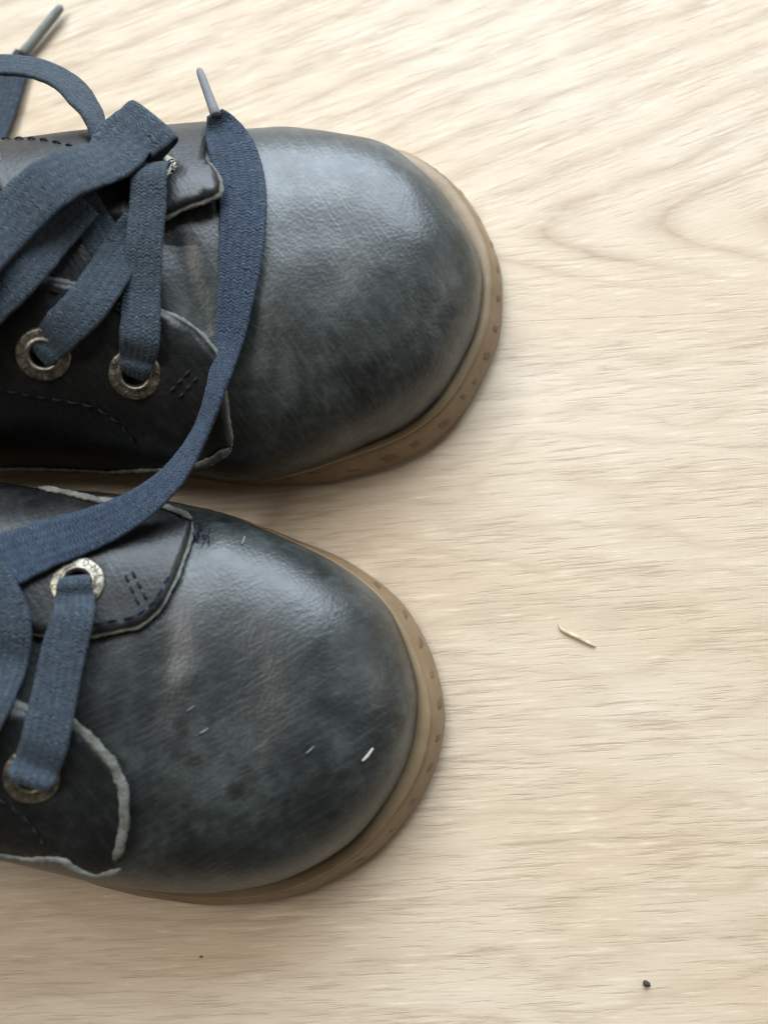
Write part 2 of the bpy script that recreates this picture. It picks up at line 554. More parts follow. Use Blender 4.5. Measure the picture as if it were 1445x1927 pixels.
def densify(poly, step, closed=True):
    out = []
    n = len(poly)
    for i in range(n if closed else n - 1):
        p, q = Vector(poly[i]), Vector(poly[(i + 1) % n])
        k = max(1, int((q - p).length / step))
        for j in range(k): out.append(p.lerp(q, j / k))
    if not closed: out.append(Vector(poly[-1]))
    return out

def round_poly(pl, it=2):
    """one-sided smoothing of a dense open or closed line"""
    for _ in range(it):
        pl = [pl[i] if i in (0, len(pl) - 1) else (pl[i - 1] + pl[i] * 2 + pl[i + 1]) / 4 for i in range(len(pl))]
    return pl

def inside(p, poly):
    c = False
    for i in range(len(poly)):
        a, b = poly[i - 1], poly[i]
        if (a.y > p.y) != (b.y > p.y) and p.x < (b.x - a.x) * (p.y - a.y) / (b.y - a.y) + a.x: c = not c
    return c

KA, KQ = 1.35, 42.0        # outline steps and rings to about mm

def flap(last, parent, base, entries, thick, mat, holes=(), lifts=(), name='quarter'):
    """a piece of leather lying on the last: polygon in (a, q), real thickness, holes where the eyelets are"""
    aq = [last.pick(*e) for e in entries]
    a0 = aq[0][0]
    pts = []
    for a, q in aq:
        while a - a0 > last.NA / 2: a -= last.NA
        while a - a0 < -last.NA / 2: a += last.NA
        pts.append(Vector((a * KA, q * KQ)))
    edge = densify(pts, 1.1)
    edge = [(edge[i - 1] + edge[i] * 2 + edge[(i + 1) % len(edge)]) / 4 for i in range(len(edge))]
    x0, x1 = min(p.x for p in edge), max(p.x for p in edge)
    y0, y1 = min(p.y for p in edge), max(p.y for p in edge)
    inner = []
    st = 1.25
    y = y0
    while y < y1:
        x = x0
        while x < x1:
            p = Vector((x + random.uniform(-.15, .15), y + random.uniform(-.15, .15)))
            if inside(p, edge) and min((p - e).length_squared for e in edge) > 0.5: inner.append(p)
            x += st
        y += st
    n = len(edge)
    v2, _, f2, *_ = delaunay_2d_cdt(edge + inner, [], [list(range(n))], 1, 1e-4)
    hp = [h for h in holes]
    def off(p3):
        o = thick
        for c, r, l in lifts: o += l * math.exp(-((p3 - c).length / r) ** 2)
        return o
    top, low = [], []
    for p in v2:
        a, q = p.x / KA, max(0.02, min(0.985, p.y / KQ))
        b = last.surf(a, q); nn = last.normal(a, q)
        o = off(b)
        top.append(b + nn * o)
        low.append(b + nn * (o - thick + 0.05))
    faces = []
    for f in f2:
        c = sum((top[i] for i in f), Vector()) / len(f)
        if any((c - h).length < 3.0 for h in hp): continue
        nn = (top[f[1]] - top[f[0]]).cross(top[f[2]] - top[f[0]])
        cc = last.spine[int(v2[f[0]].x / KA) % last.NA]
        up = Vector((c.x - cc.x, c.y - cc.y, 14.0))
        faces.append(tuple(f) if nn.dot(up) > 0 else tuple(reversed(f)))
    k = len(top)
    cnt = {}
    for f in faces:
        for i in range(len(f)):
            e = (f[i], f[(i + 1) % len(f)])
            cnt[e] = 1
    walls = [(b, a, a + k, b + k) for (a, b) in cnt if (b, a) not in cnt]
    o = mesh_obj(name, top + low, faces + walls + [tuple(i + k for i in reversed(f)) for f in faces], mat, parent, base)
    return o, off

def strip(last, parent, base, entries, off, r, mat, name, flat=0.5, fuzz=0.5, drop=0.0):
    """a soft uneven bead along a line on the last (a raw cut edge, a row of stitches)"""
    aq = [last.pick(*e) for e in entries]
    a0 = aq[0][0]; pts = []
    for a, q in aq:
        while a - a0 > last.NA / 2: a -= last.NA
        while a - a0 < -last.NA / 2: a += last.NA
        pts.append(Vector((a * KA, q * KQ)))
    ln = round_poly(densify(pts, 0.45, False), 3)
    P3, N3 = [], []
    for p in ln:
        a, q = p.x / KA, max(0.02, min(0.985, p.y / KQ))
        b = last.surf(a, q); nn = last.normal(a, q)
        P3.append(b + nn * (off(b) - drop)); N3.append(nn)
    vs, fs = [], []
    K = 9
    for i, (p, nn) in enumerate(zip(P3, N3)):
        t = (P3[min(i + 1, len(P3) - 1)] - P3[max(i - 1, 0)]).normalized()
        sd = t.cross(nn).normalized(); up = sd.cross(t)
        e = min(1.0, 0.35 + min(i, len(P3) - 1 - i) / 5)
        big = 1 + 0.22 * noise.noise(p * 0.35)
        for k in range(K):
            an = 2 * math.pi * k / K
            rr = r * e * big * (1 + fuzz * noise.noise(Vector((p.x * 2.6 + k * 5.1, p.y * 2.6, p.z * 2.6))))
            vs.append(p + sd * math.cos(an) * rr + up * math.sin(an) * rr * flat)
    for i in range(len(P3) - 1):
        for k in range(K):
            k2 = (k + 1) % K
            fs.append((i * K + k, i * K + k2, (i + 1) * K + k2, (i + 1) * K + k))
    fs.append(tuple(range(K))); fs.append(tuple((len(P3) - 1) * K + k for k in reversed(range(K))))
    return mesh_obj(name, vs, fs, mat, parent, base)

def stitches(last, parent, base, lines, off, mat, ln_mm=1.5, gap=0.7, r=0.2, name='stitching'):
    vs, fs = [], []
    for entries in lines:
        aq = [last.pick(*e) for e in entries]
        a0 = aq[0][0]; pts = []
        for a, q in aq:
            while a - a0 > last.NA / 2: a -= last.NA
            while a - a0 < -last.NA / 2: a += last.NA
            pts.append(Vector((a * KA, q * KQ)))
        line = round_poly(densify(pts, 0.3, False), 4)
        P3 = []
        for p in line:
            a, q = p.x / KA, max(0.02, min(0.985, p.y / KQ))
            b = last.surf(a, q); nn = last.normal(a, q)
            P3.append((b + nn * off(b), nn))
        acc, i = 0.0, 0
        while i < len(P3) - 1:
            j, L = i, 0.0
            while j < len(P3) - 1 and L < ln_mm:
                L += (P3[j + 1][0] - P3[j][0]).length; j += 1
            if L < ln_mm * 0.6: break
            a, b = P3[i][0], P3[j][0]; nn = P3[i][1]
            t = (b - a).normalized(); sd = t.cross(nn).normalized()
            k0 = len(vs)
            for u, h in ((0, -0.1), (0.2, 0.22), (0.5, 0.3), (0.8, 0.22), (1, -0.1)):
                c = a.lerp(b, u) + nn * h
                for an in range(6):
                    x = math.pi * an / 3
                    vs.append(c + sd * math.cos(x) * r + nn * math.sin(x) * r)
            for m_ in range(4):
                for an in range(6):
                    fs.append((k0 + m_ * 6 + an, k0 + m_ * 6 + (an + 1) % 6, k0 + (m_ + 1) * 6 + (an + 1) % 6, k0 + (m_ + 1) * 6 + an))
            L = 0.0
            while j < len(P3) - 1 and L < gap:
                L += (P3[j + 1][0] - P3[j][0]).length; j += 1
            i = j
    o = mesh_obj(name, vs, fs, mat, parent, base)
    put(o, kind='stuff')
    return o

# strokes of small capital letters in a 1 x 1 box, stamped round the flange of an eyelet
GLYPH = {'A': [((0, 0), (.5, 1)), ((.5, 1), (1, 0)), ((.22, .4), (.78, .4))], 'T': [((.5, 0), (.5, 1)), ((0, 1), (1, 1))],
         'N': [((0, 0), (0, 1)), ((0, 1), (1, 0)), ((1, 0), (1, 1))], 'I': [((.5, 0), (.5, 1))],
         'O': [((.2, 0), (0, .5)), ((0, .5), (.2, 1)), ((.2, 1), (.8, 1)), ((.8, 1), (1, .5)), ((1, .5), (.8, 0)), ((.8, 0), (.2, 0))],
         'L': [((0, 0), (0, 1)), ((0, 0), (1, 0))], 'E': [((0, 0), (0, 1)), ((0, 0), (1, 0)), ((0, .5), (.8, .5)), ((0, 1), (1, 1))]}

def eyelet(last, parent, base, e, lift, ro, ri, label, turn=0.0):
    a, q = last.pick(*e)
    b = last.surf(a, q); nn = last.normal(a, q)
    c = b + nn * lift
    x = nn.orthogonal().normalized()
    x = (Vector((1, 0, 0)) - nn * nn.x).normalized()
    y = nn.cross(x)
    prof = [(ro - 0.05, -0.55), (ro, -0.1), (ro - 0.12, 0.22), (ro - 0.4, 0.38), (ri + 1.15, 0.42), (ri + 0.85, 0.40), (ri + 0.65, 0.62),
            (ri + 0.4, 0.72), (ri + 0.14, 0.60), (ri, 0.25), (ri - 0.05, -0.6), (ri - 0.05, -2.2)]
    K = 56
    vs, fs = [], []
    for r, h in prof:
        for k in range(K):
            an = 2 * math.pi * k / K
            vs.append(c + (x * math.cos(an) + y * math.sin(an)) * r + nn * h)
    for i in range(len(prof) - 1):
        for k in range(K):
            fs.append((i * K + k, i * K + (k + 1) % K, (i + 1) * K + (k + 1) % K, (i + 1) * K + k))
    o = mesh_obj('eyelet', vs, fs, M_BRASS, parent, base)
    put(o, label)
    cup = [c + (x * math.cos(2 * math.pi * k / 24) + y * math.sin(2 * math.pi * k / 24)) * (ri + 0.05) - nn * 1.4 for k in range(24)]
    mesh_obj('eyelet_shade_disc', cup, [tuple(range(24))], M_HOLE_SHADE, o, base)  # flat near-black disc paints the shade down inside the eyelet
    # stamped letters, too worn to read as a word
    vs, fs = [], []
    rm, hh, ww = (ri + ro) / 2 + 0.32, 1.05, 0.8
    word = 'ATIONLEATINO'
    for i, ch in enumerate(word):
        an = turn - 2 * math.pi * i / len(word)
        rad = x * math.cos(an) + y * math.sin(an); tan = nn.cross(rad) * -1
        for (u0, v0), (u1, v1) in GLYPH[ch]:
            p0 = c + rad * (rm + (v0 - .5) * hh) + tan * (u0 - .5) * ww + nn * 0.42
            p1 = c + rad * (rm + (v1 - .5) * hh) + tan * (u1 - .5) * ww + nn * 0.42
            t = (p1 - p0).normalized(); sd = t.cross(nn) * 0.12
            k0 = len(vs)
            up = nn * 0.13
            vs += [p0 - sd, p0 + sd, p1 + sd, p1 - sd, p0 - sd * .6 + up, p0 + sd * .6 + up, p1 + sd * .6 + up, p1 - sd * .6 + up]
            fs += [tuple(k0 + j for j in f) for f in ((4, 5, 6, 7), (0, 1, 5, 4), (1, 2, 6, 5), (2, 3, 7, 6), (3, 0, 4, 7))]
    mesh_obj('stamped_lettering', vs, fs, M_BRASS, o, base, smooth=False)
    return c

def build_sole(last, parent, base, marks):
    nr = inward(last.sole)
    prof = [(8.0, 8.6), (3.0, 8.7), (2.5, 8.45), (1.75, 7.2), (0.95, 5.4), (0.3, 3.6), (0.0, 2.0), (0.35, 0.6), (1.3, 0.0), (9.0, 0.0)]
    A = last.NA
    vs, fs = [], []
    for ins, z in prof:
        for i in range(A):
            p = last.sole[i] + nr[i] * ins
            wob = 0.25 * noise.noise(Vector((p.x * 0.12, p.y * 0.12, z))) if z > 0.3 else 0
            vs.append(Vector((p.x + nr[i].x * wob, p.y + nr[i].y * wob, z)))
    for k in range(len(prof) - 1):
        for a in range(A):
            b = (a + 1) % A
            fs.append((k * A + b, k * A + a, (k + 1) * A + a, (k + 1) * A + b))
    fs.append(tuple(range(A)))
    fs.append(tuple((len(prof) - 1) * A + a for a in reversed(range(A))))
    sole = mesh_obj('sole', vs, fs, M_SOLE, parent, base)
    # welt: a pale rolled strip between leather and sole
    vs, fs = [], []
    K = 8
    for i in range(A):
        lp, sp_ = last.leather[i], last.sole[i] + nr[i] * 2.8
        mid = (lp + sp_) / 2; hw = max(0.6, (lp - sp_).length / 2 + 0.35)
        n_ = nr[i]
        for k in range(K):
            an = 2 * math.pi * k / K
            rr = 1 + 0.12 * noise.noise(Vector((mid.x * 0.8, mid.y * 0.8, k * 3.0)))
            vs.append(Vector((mid.x + n_.x * math.cos(an) * hw * rr, mid.y + n_.y * math.cos(an) * hw * rr, 8.75 + math.sin(an) * 0.75 * rr)))
    for a in range(A):
        b = (a + 1) % A
        for k in range(K):
            fs.append((a * K + k, a * K + (k + 1) % K, b * K + (k + 1) % K, b * K + k))
    mesh_obj('welt', vs, fs, M_WELT, sole, base)
    # brown moulded marks along the side wall
    for a, wdt, zc, hgt in marks:
        vs, fs = [], []
        rr = random.Random(int(a * 31))
        KX, KY = 6, 4
        for j in range(KY + 1):
            for i in range(KX + 1):
                u, v = i / KX - .5, j / KY - .5
                sk = 0.45 * v * wdt + 0.16 * wdt * noise.noise(Vector((a * 3.1, u * 3, v * 3)))
                aa = (a + (u * wdt * (1 - 0.35 * abs(v)) + sk) / 1.35) % A
                i0 = int(aa); f = aa - i0
                p = last.sole[i0].lerp(last.sole[(i0 + 1) % A], f); n_ = nr[i0]
                z = zc + 0.35 + v * hgt * (1.25 - 0.4 * abs(u) + 0.5 * noise.noise(Vector((a * 1.7, u * 4, 2))))
                ins = 0.0
                for (ia, za), (ib, zb) in zip(prof, prof[1:]):
                    if zb <= z <= za: ins = ib + (ia - ib) * (z - zb) / max(1e-6, za - zb)
                rim = max(abs(u), abs(v)) > 0.49
                ins += 0.30 if rim else -0.14 + 0.12 * rr.random()
                vs.append(Vector((p.x + n_.x * ins, p.y + n_.y * ins, z)))
        for j in range(KY):
            for i in range(KX):
                k0 = j * (KX + 1) + i
                fs.append((k0, k0 + 1, k0 + KX + 2, k0 + KX + 1))
        mesh_obj('moulded_mark', vs, fs, M_MARK, sole, base)
    return sole

def build_body(last, parent, base, mat, open_s, open_q):
    fs = []
    for i, f in enumerate(last.faces):
        k, a = divmod(i, last.NA)
        c = sum((last.verts[j] for j in f), Vector()) / 4
        if last.toe - c.x > open_s and last.qs[k] > open_q: continue
        fs.append(f)
    body = mesh_obj('vamp', last.verts, fs, mat, parent, base)
    A = last.NA
    ins = [Vector((p.x, p.y, ZS + 2.0)) for p in last.leather]
    mesh_obj('insole', ins, [tuple(range(A))], M_LINING, parent, base, smooth=False)
    return body

def tongue(last, parent, base, x0, x1, half, rise, mat):
    """leather tongue lying along the ridge under the laces"""
    d = (last.B - last.F).normalized(); n_ = Vector((-d.y, d.x))
    vs, fs = [], []
    NX, NY = 44, 18
    for i in range(NX + 1):
        x = x0 + (x1 - x0) * i / NX
        c = last.F + d * ((x - last.F.x) / d.x)
        for j in range(NY + 1):
            v = (j / NY - .5) * 2
            hw = half * min(1.0, 0.55 + 0.45 * math.sqrt(min(1, i / 8)))
            p = c + n_ * v * hw
            loc = last.bvh.ray_cast(Vector((p.x, p.y, 200)), Vector((0, 0, -1)))[0]
            z = (loc.z if loc else ZS + 25) + rise * (1 - 0.3 * v * v) + 0.35 * noise.noise(Vector((p.x * 0.2, p.y * 0.2, 3.0)))
            if i == 0: z -= rise * 1.3
            vs.append(Vector((p.x, p.y, z)))
    W = NY + 1
    for i in range(NX):
        for j in range(NY):
            fs.append((i * W + j, i * W + j + 1, (i + 1) * W + j + 1, (i + 1) * W + j))
    return mesh_obj('tongue', vs, fs, mat, parent, base)

def ribbon(parent, base, pts, mat, hitters, thick=1.15, name='lace', cap=0.0, seed=0.0):
    """flat braided lace; pts: (px, py, height, width in photo pixels, roll in degrees); height >= 0 is above the surface seen there, ('z', mm) is absolute"""
    P3, N3, W3, R3 = [], [], [], []
    for px, py, h, wpx, roll in pts:
        nn = Vector((0, 0, 1))
        if isinstance(h, tuple) and h[0] == 'at':
            p = h[1]
        elif isinstance(h, tuple):
            p = at(px, py, h[1])
        else:
            best = None
            for bv in hitters:
                loc, n_, fi, d = bv.ray_cast(CAM, ray(px, py))
                if loc is not None and (best is None or d < best[2]): best = (loc, n_, d)
            if best is None: p = at(px, py, max(h, 1.0))
            else:
                n_ = best[1] if best[1].z > 0 else -best[1]
                nn = (n_ + Vector((0, 0, 0.6))).normalized()
                p = best[0] + nn * h
        P3.append(p); N3.append(nn); R3.append(math.radians(roll))
        W3.append(wpx * (p - CAM).length / FPX)
    n = len(P3)
    dist = 0.0
    vs, fs, uvs = [], [], []
    K = 20
    steps = []
    for i in range(n - 1):
        k = max(4, int((P3[i + 1] - P3[i]).length / 0.5))
        steps += [i + j / k for j in range(k)]
    steps.append(n - 1.0)
    prev = None
    for si, t in enumerate(steps):
        p = crom(P3, t)
        tn = (crom(P3, min(n - 1, t + 0.02)) - crom(P3, max(0, t - 0.02))).normalized()
        nn = crom(N3, t).normalized()
        sd = tn.cross(nn)
        if sd.length < 0.4 and prev: sd = prev[1].copy()
        sd.normalize(); up = sd.cross(tn)
        if prev and sd.dot(prev[1]) < 0: sd, up = -sd, -up
        roll = crom(R3, t)
        s2 = sd * math.cos(roll) + up * math.sin(roll); u2 = -sd * math.sin(roll) + up * math.cos(roll)
        if prev: dist += (p - prev[0]).length
        prev = (p, sd)
        wd = max(1.0, crom(W3, t)) / 2
        for k in range(K):
            an = 2 * math.pi * k / K
            cx_ = math.copysign(abs(math.cos(an)) ** 0.55, math.cos(an))
            sz_ = math.copysign(abs(math.sin(an)) ** 0.7, math.sin(an))
            wob = 1 + 0.05 * noise.noise(Vector((dist * 0.5, k * 0.7, seed))) + (0.03 * noise.noise(Vector((dist * 2.6, k * 2.0, seed))))
            sag = -0.10 * (1 - cx_ * cx_) * thick
            vs.append(p + s2 * cx_ * wd * wob + u2 * (sz_ * thick / 2 + sag))
            uvs.append((0.5 + 0.5 * cx_, dist + (0 if sz_ >= 0 else 0.4)))
    m_ = len(steps)
    for i in range(m_ - 1):
        for k in range(K):
            k2 = (k + 1) % K
            fs.append((i * K + k, i * K + k2, (i + 1) * K + k2, (i + 1) * K + k))
    fs.append(tuple(reversed(range(K)))); fs.append(tuple((m_ - 1) * K + k for k in range(K)))
    return mesh_obj(name, vs, fs, mat, parent, base, uvs=uvs)

def aglet(parent, base, p0, p1, r0, r1, mat, label):
    t = (p1 - p0).normalized(); x = t.orthogonal().normalized(); y = t.cross(x)
    prof = [(0.0, 0.0), (0.02, 0.6), (0.06, 0.9), (0.15, 1.0), (0.85, 1.02), (0.97, 1.08), (1.0, 0.95)]
    vs, fs = [], []
    K = 16
    L = (p1 - p0).length
    for u, k_ in prof:
        r = (r0 + (r1 - r0) * u) * k_
        for k in range(K):
            an = 2 * math.pi * k / K
            vs.append(p0 + t * L * u + (x * math.cos(an) + y * math.sin(an)) * max(r, 0.05))
    for i in range(len(prof) - 1):
        for k in range(K):
            fs.append((i * K + k, i * K + (k + 1) % K, (i + 1) * K + (k + 1) % K, (i + 1) * K + k))
    fs.append(tuple((len(prof) - 1) * K + k for k in range(K)))
    o = mesh_obj('aglet', vs, fs, mat, parent, base)
    put(o, label)
    return o

U_SOLE = [(9.4, 78), (8.1, 68), (4.4, 59.5), (-0.6, 51.8), (-8.2, 45.5), (-18, 41.4), (-29, 39.4), (-42, 39.3), (-54, 41.4), (-66, 43.4), (-82, 44.6), (-98, 45),
          (-115, 46.5), (-128, 51), (-135, 60), (-136, 72), (-133, 85), (-125, 94), (-112, 99), (-95, 102.5), (-75, 107), (-55, 111), (-38, 113.2),
          (-25, 113.4), (-13, 112.2), (-5.5, 108.6), (1, 102.6), (6, 94), (8.8, 86)]
L_SOLE = [(-3.6, -6.4), (-4.5, -13.3), (-7.7, -21.1), (-12.7, -27.9), (-18.7, -33.7), (-27.8, -38.8), (-35.8, -41.3), (-44.9, -42.2), (-55.2, -41.8),
          (-65.7, -40.3), (-76.4, -37.6), (-90.5, -34.4), (-110, -30), (-128, -26), (-141, -19), (-147, -8), (-148, 3), (-145, 16), (-137, 25),
          (-125, 30), (-108, 38), (-92, 39), (-76, 38.4), (-60, 36.2), (-45, 32), (-33, 27.6), (-24, 23.8), (-17.9, 20), (-11.5, 14.5), (-7.4, 7.5), (-4.6, -0.3)]
HTS = [(0, 20.0), (30, 21.0), (46, 23.0), (62, 27.5), (85, 35.5), (105, 41.0), (130, 44.0)]

def shoe_root(label, loc):
    r = bpy.data.objects.new('shoe', None)
    C.objects.link(r)
    b = Vector(loc)
    r.location = b * MM
    r.empty_display_size = 0.02
    put(r, label, 'shoe', 'pair of small leather lace-up shoes')
    return r, b

# ---- the shoe higher up in the photo
shoe_a, base_a = shoe_root('dark grey leather shoe at the top, two brass eyelets showing on its near side', (-60, 74, 0))
UL = Last(U_SOLE, (-25, 77), (-108, 72), HTS, (3.0, 4.4, 3.4, 4.4, -18),
          grooves=[([(335, 470), (352, 540), (372, 610)], 2.4, 0.8)],
          dents=[((640, 470), 13, 0.5), ((760, 640), 9, 0.35)])
build_body(UL, shoe_a, base_a, M_LEATHER, 104, 0.45)
toe_i = max(range(UL.NA), key=lambda i: UL.sole[i].x)
build_sole(UL, shoe_a, base_a, [(toe_i + d, wd, zc, hg) for d, wd, zc, hg in
           [(-18, 2.6, 5.0, 2.6), (-12.5, 2.2, 5.2, 2.2), (-7.5, 2.6, 4.8, 2.8), (-3, 2.4, 5.0, 2.4), (2, 2.8, 5.2, 3.0), (7, 2.4, 4.9, 2.8), (12, 3.0, 5.2, 3.2),
            (16.5, 2.4, 5.0, 2.4), (19.5, 2.0, 5.6, 2.0), (25, 4.0, 4.8, 3.4), (30.5, 3.2, 5.0, 2.8), (35, 4.6, 4.6, 3.4), (41, 3.4, 4.8, 3.0), (46.5, 4.2, 4.8, 3.2), (52, 3.6, 5, 3)]])
tongue(UL, shoe_a, base_a, -60, -104, 15.0, 1.0, M_FLAP)

ue1 = ('p', 85, 664); ue2 = ('p', 257, 702); uf1 = ('p', 292, 338); uf2 = ('p', -42, 316)
def lift_of(last, e, t):
    a, q = last.pick(*e); return last.surf(a, q) + last.normal(a, q) * t
TH = 1.7
near_a, off_na = flap(UL, shoe_a, base_a,
    [('p', -30, 512), ('p', 41, 523), ('p', 145, 541), ('p', 235, 572), ('p', 312, 590), ('p', 360, 622), ('p', 406, 662), ('p', 414, 700), ('p', 424, 765),
     ('p', 436, 832), ('p', 392, 856), ('p', 330, 866), ('p', 262, 869), ('p', 205, 884), ('p', 110, 886), ('p', 0, 882), ('m', -110, 0.13, -1), ('m', -130, 0.14, -1), ('m', -130, 0.45, -1), ('m', -106, 0.62, -1)],
    TH, M_FLAP, [lift_of(UL, ue1, TH), lift_of(UL, ue2, TH)])
strip(UL, near_a, base_a, [('p', 312, 590), ('p', 360, 622), ('p', 406, 662), ('p', 414, 700), ('p', 424, 765), ('p', 436, 832)], off_na, 0.65, M_EDGE, 'raw_edge', drop=0.45)
strip(UL, near_a, base_a, [('p', 436, 832), ('p', 392, 856), ('p', 330, 866), ('p', 262, 869), ('p', 205, 884), ('p', 110, 886), ('p', 0, 882), ('m', -110, 0.13, -1)], off_na, 0.85, M_EDGE, 'raw_edge', drop=-0.35)
strip(UL, near_a, base_a, [('p', -30, 512), ('p', 41, 523), ('p', 145, 541), ('p', 235, 572), ('p', 312, 590)], off_na, 0.7, M_EDGE, 'raw_edge', drop=0.6)
stitches(UL, near_a, base_a, [[('p', -40, 722), ('p', 0, 724), ('p', 90, 738), ('p', 180, 757), ('p', 228, 785), ('p', 268, 828)],
                              [('p', -20, 533), ('p', 41, 544), ('p', 140, 560), ('p', 232, 592), ('p', 300, 606)]], off_na, M_THREAD)
stitches(UL, near_a, base_a, [[('p', 325, 735), ('p', 365, 690)], [('p', 340, 745), ('p', 380, 700)]], off_na, M_THREAD, 1.2, 0.4, 0.2)

tip = lift_of(UL, ('p', 408, 385), 0)
far_a, off_fa = flap(UL, shoe_a, base_a,
    [('p', 414, 386), ('p', 358, 404), ('p', 302, 424), ('p', 240, 432), ('p', 150, 408), ('p', 60, 385), ('p', -20, 365), ('m', -106, 0.66, 1), ('m', -130, 0.45, 1), ('m', -130, 0.14, 1),
     ('m', -100, 0.13, 1), ('m', -70, 0.13, 1), ('m', -50, 0.14, 1), ('m', -48, 0.3, 1), ('p', 385, 318), ('p', 410, 352)],
    TH, M_FLAP, [lift_of(UL, uf1, TH), lift_of(UL, uf2, TH)], lifts=[(tip, 9.0, 2.2)])
strip(UL, far_a, base_a, [('p', 240, 432), ('p', 302, 424), ('p', 358, 404), ('p', 414, 386), ('p', 410, 352), ('p', 385, 318)], off_fa, 0.75, M_EDGE, 'raw_edge', drop=0.8)
strip(UL, far_a, base_a, [('p', -20, 365), ('p', 60, 385), ('p', 150, 408), ('p', 240, 432)], off_fa, 0.65, M_EDGE, 'raw_edge', drop=0.7)
stitches(UL, far_a, base_a, [[('p', -20, 268), ('p', 60, 280), ('p', 150, 296), ('p', 230, 300)]], off_fa, M_THREAD)

RO, RI = 4.55, 2.15
eyelet(UL, shoe_a, base_a, ue1, TH, RO, RI, 'brass eyelet on the near side, further from the toe', 0.4)
eyelet(UL, shoe_a, base_a, ue2, TH, RO, RI, 'brass eyelet on the near side, next to the toe', 1.5)
eyelet(UL, shoe_a, base_a, uf1, TH + 0.6, RO, RI, 'brass eyelet on the far side under the lace fold', 2.2)
eyelet(UL, shoe_a, base_a, uf2, TH, RO, RI, 'brass eyelet on the far side at the picture edge', 0.9)

# ---- the shoe lower down in the photo
shoe_b, base_b = shoe_root('dark grey leather shoe at the bottom with white lint on its toe', (-70, -4, 0))
LL = Last(L_SOLE, (-38, -5), (-118, 7), HTS, (3.0, 5.2, -2.6, -1.3, -14),
          grooves=[([(372, 1010), (345, 1090), (318, 1160), (310, 1240)], 2.8, 0.3), ([(262, 1330), (300, 1290), (322, 1240)], 3.4, 0.25)],
          dents=[((500, 1300), 14, 0.6), ((600, 1480), 9, 0.4), ((380, 1420), 10, 0.35)])
build_body(LL, shoe_b, base_b, M_LEATHER2, 108, 0.45)
toe_i = max(range(LL.NA), key=lambda i: LL.sole[i].x)
build_sole(LL, shoe_b, base_b, [(toe_i + d, wd, zc, hg) for d, wd, zc, hg in
           [(-22, 2.8, 5, 2.6), (-16, 2.4, 5, 2.4), (-11, 2.8, 5.0, 2.6), (-6, 2.2, 5.2, 2.4), (-1.5, 2.8, 4.9, 2.8), (3.5, 2.4, 5.1, 2.2), (8, 3.0, 5.0, 2.8), (13.5, 2.6, 5.2, 2.6), (19, 3.0, 5, 2.6), (25, 2.8, 5, 2.4)]])
tongue(LL, shoe_b, base_b, -75, -116, 15.0, 1.0, M_FLAP)
lf1 = ('p', 150, 1102); ln1 = ('p', 66, 1452)
far_b, off_fb = flap(LL, shoe_b, base_b,
    [('p', 75, 936), ('p', 130, 946), ('p', 190, 958), ('p', 300, 966), ('p', 362, 990), ('p', 354, 1032), ('p', 332, 1094), ('p', 300, 1150), ('p', 262, 1182), ('p', 170, 1198),
     ('p', 90, 1196), ('p', 0, 1184), ('p', -60, 1176), ('m', -112, 0.66, 1), ('m', -140, 0.45, 1), ('m', -140, 0.14, 1), ('m', -112, 0.15, 1), ('m', -95, 0.2, 1)],
    TH, M_FLAP, [lift_of(LL, lf1, TH)])
strip(LL, far_b, base_b, [('p', 75, 936), ('p', 130, 946), ('p', 190, 958), ('p', 300, 966), ('p', 362, 990)], off_fb, 0.8, M_EDGE, 'raw_edge', drop=-0.2)
strip(LL, far_b, base_b, [('p', 362, 990), ('p', 354, 1032), ('p', 332, 1094), ('p', 300, 1150), ('p', 262, 1182), ('p', 170, 1198), ('p', 90, 1196), ('p', 0, 1184)], off_fb, 0.58, M_EDGE, 'raw_edge', drop=0.7)
stitches(LL, far_b, base_b, [[('p', 318, 1092), ('p', 290, 1138), ('p', 255, 1166), ('p', 170, 1180), ('p', 90, 1178)]], off_fb, M_THREAD_BLUE)
stitches(LL, far_b, base_b, [[('p', 236, 1090), ('p', 262, 1142)], [('p', 250, 1082), ('p', 278, 1134)]], off_fb, M_THREAD, 1.2, 0.4, 0.22)
near_b, off_nb = flap(LL, shoe_b, base_b,
    [('p', -40, 1300), ('p', 15, 1318), ('p', 62, 1343), ('p', 135, 1355), ('p', 170, 1385), ('p', 212, 1432), ('p', 236, 1480), ('p', 237, 1540), ('p', 226, 1592), ('p', 216, 1610),
     ('p', 232, 1621), ('p', 190, 1634), ('p', 150, 1620), ('p', 125, 1602), ('p', 60, 1602), ('p', 0, 1592), ('m', -112, 0.14, -1), ('m', -140, 0.14, -1), ('m', -140, 0.45, -1), ('m', -112, 0.62, -1)],
    TH, M_FLAP, [lift_of(LL, ln1, TH)])
strip(LL, near_b, base_b, [('p', 62, 1343), ('p', 135, 1355), ('p', 170, 1385), ('p', 212, 1432), ('p', 236, 1480), ('p', 237, 1540), ('p', 226, 1592), ('p', 216, 1610)], off_nb, 0.85, M_EDGE, 'raw_edge', flat=0.4, drop=0.15)
strip(LL, near_b, base_b, [('p', 232, 1621), ('p', 190, 1634), ('p', 150, 1620), ('p', 125, 1602), ('p', 60, 1602), ('p', 0, 1592), ('m', -112, 0.14, -1)], off_nb, 0.7, M_EDGE, 'raw_edge', drop=0.0)
strip(LL, near_b, base_b, [('p', -40, 1300), ('p', 15, 1318), ('p', 62, 1343)], off_nb, 0.95, M_EDGE, 'raw_edge', drop=0.5)
stitches(LL, near_b, base_b, [[('p', -30, 1478), ('p', 20, 1500), ('p', 60, 1532), ('p', 92, 1575)]], off_nb, M_THREAD)
eyelet(LL, shoe_b, base_b, lf1, TH, RO, RI, 'brass eyelet on the far side with a grey lace coming out', 2.9)
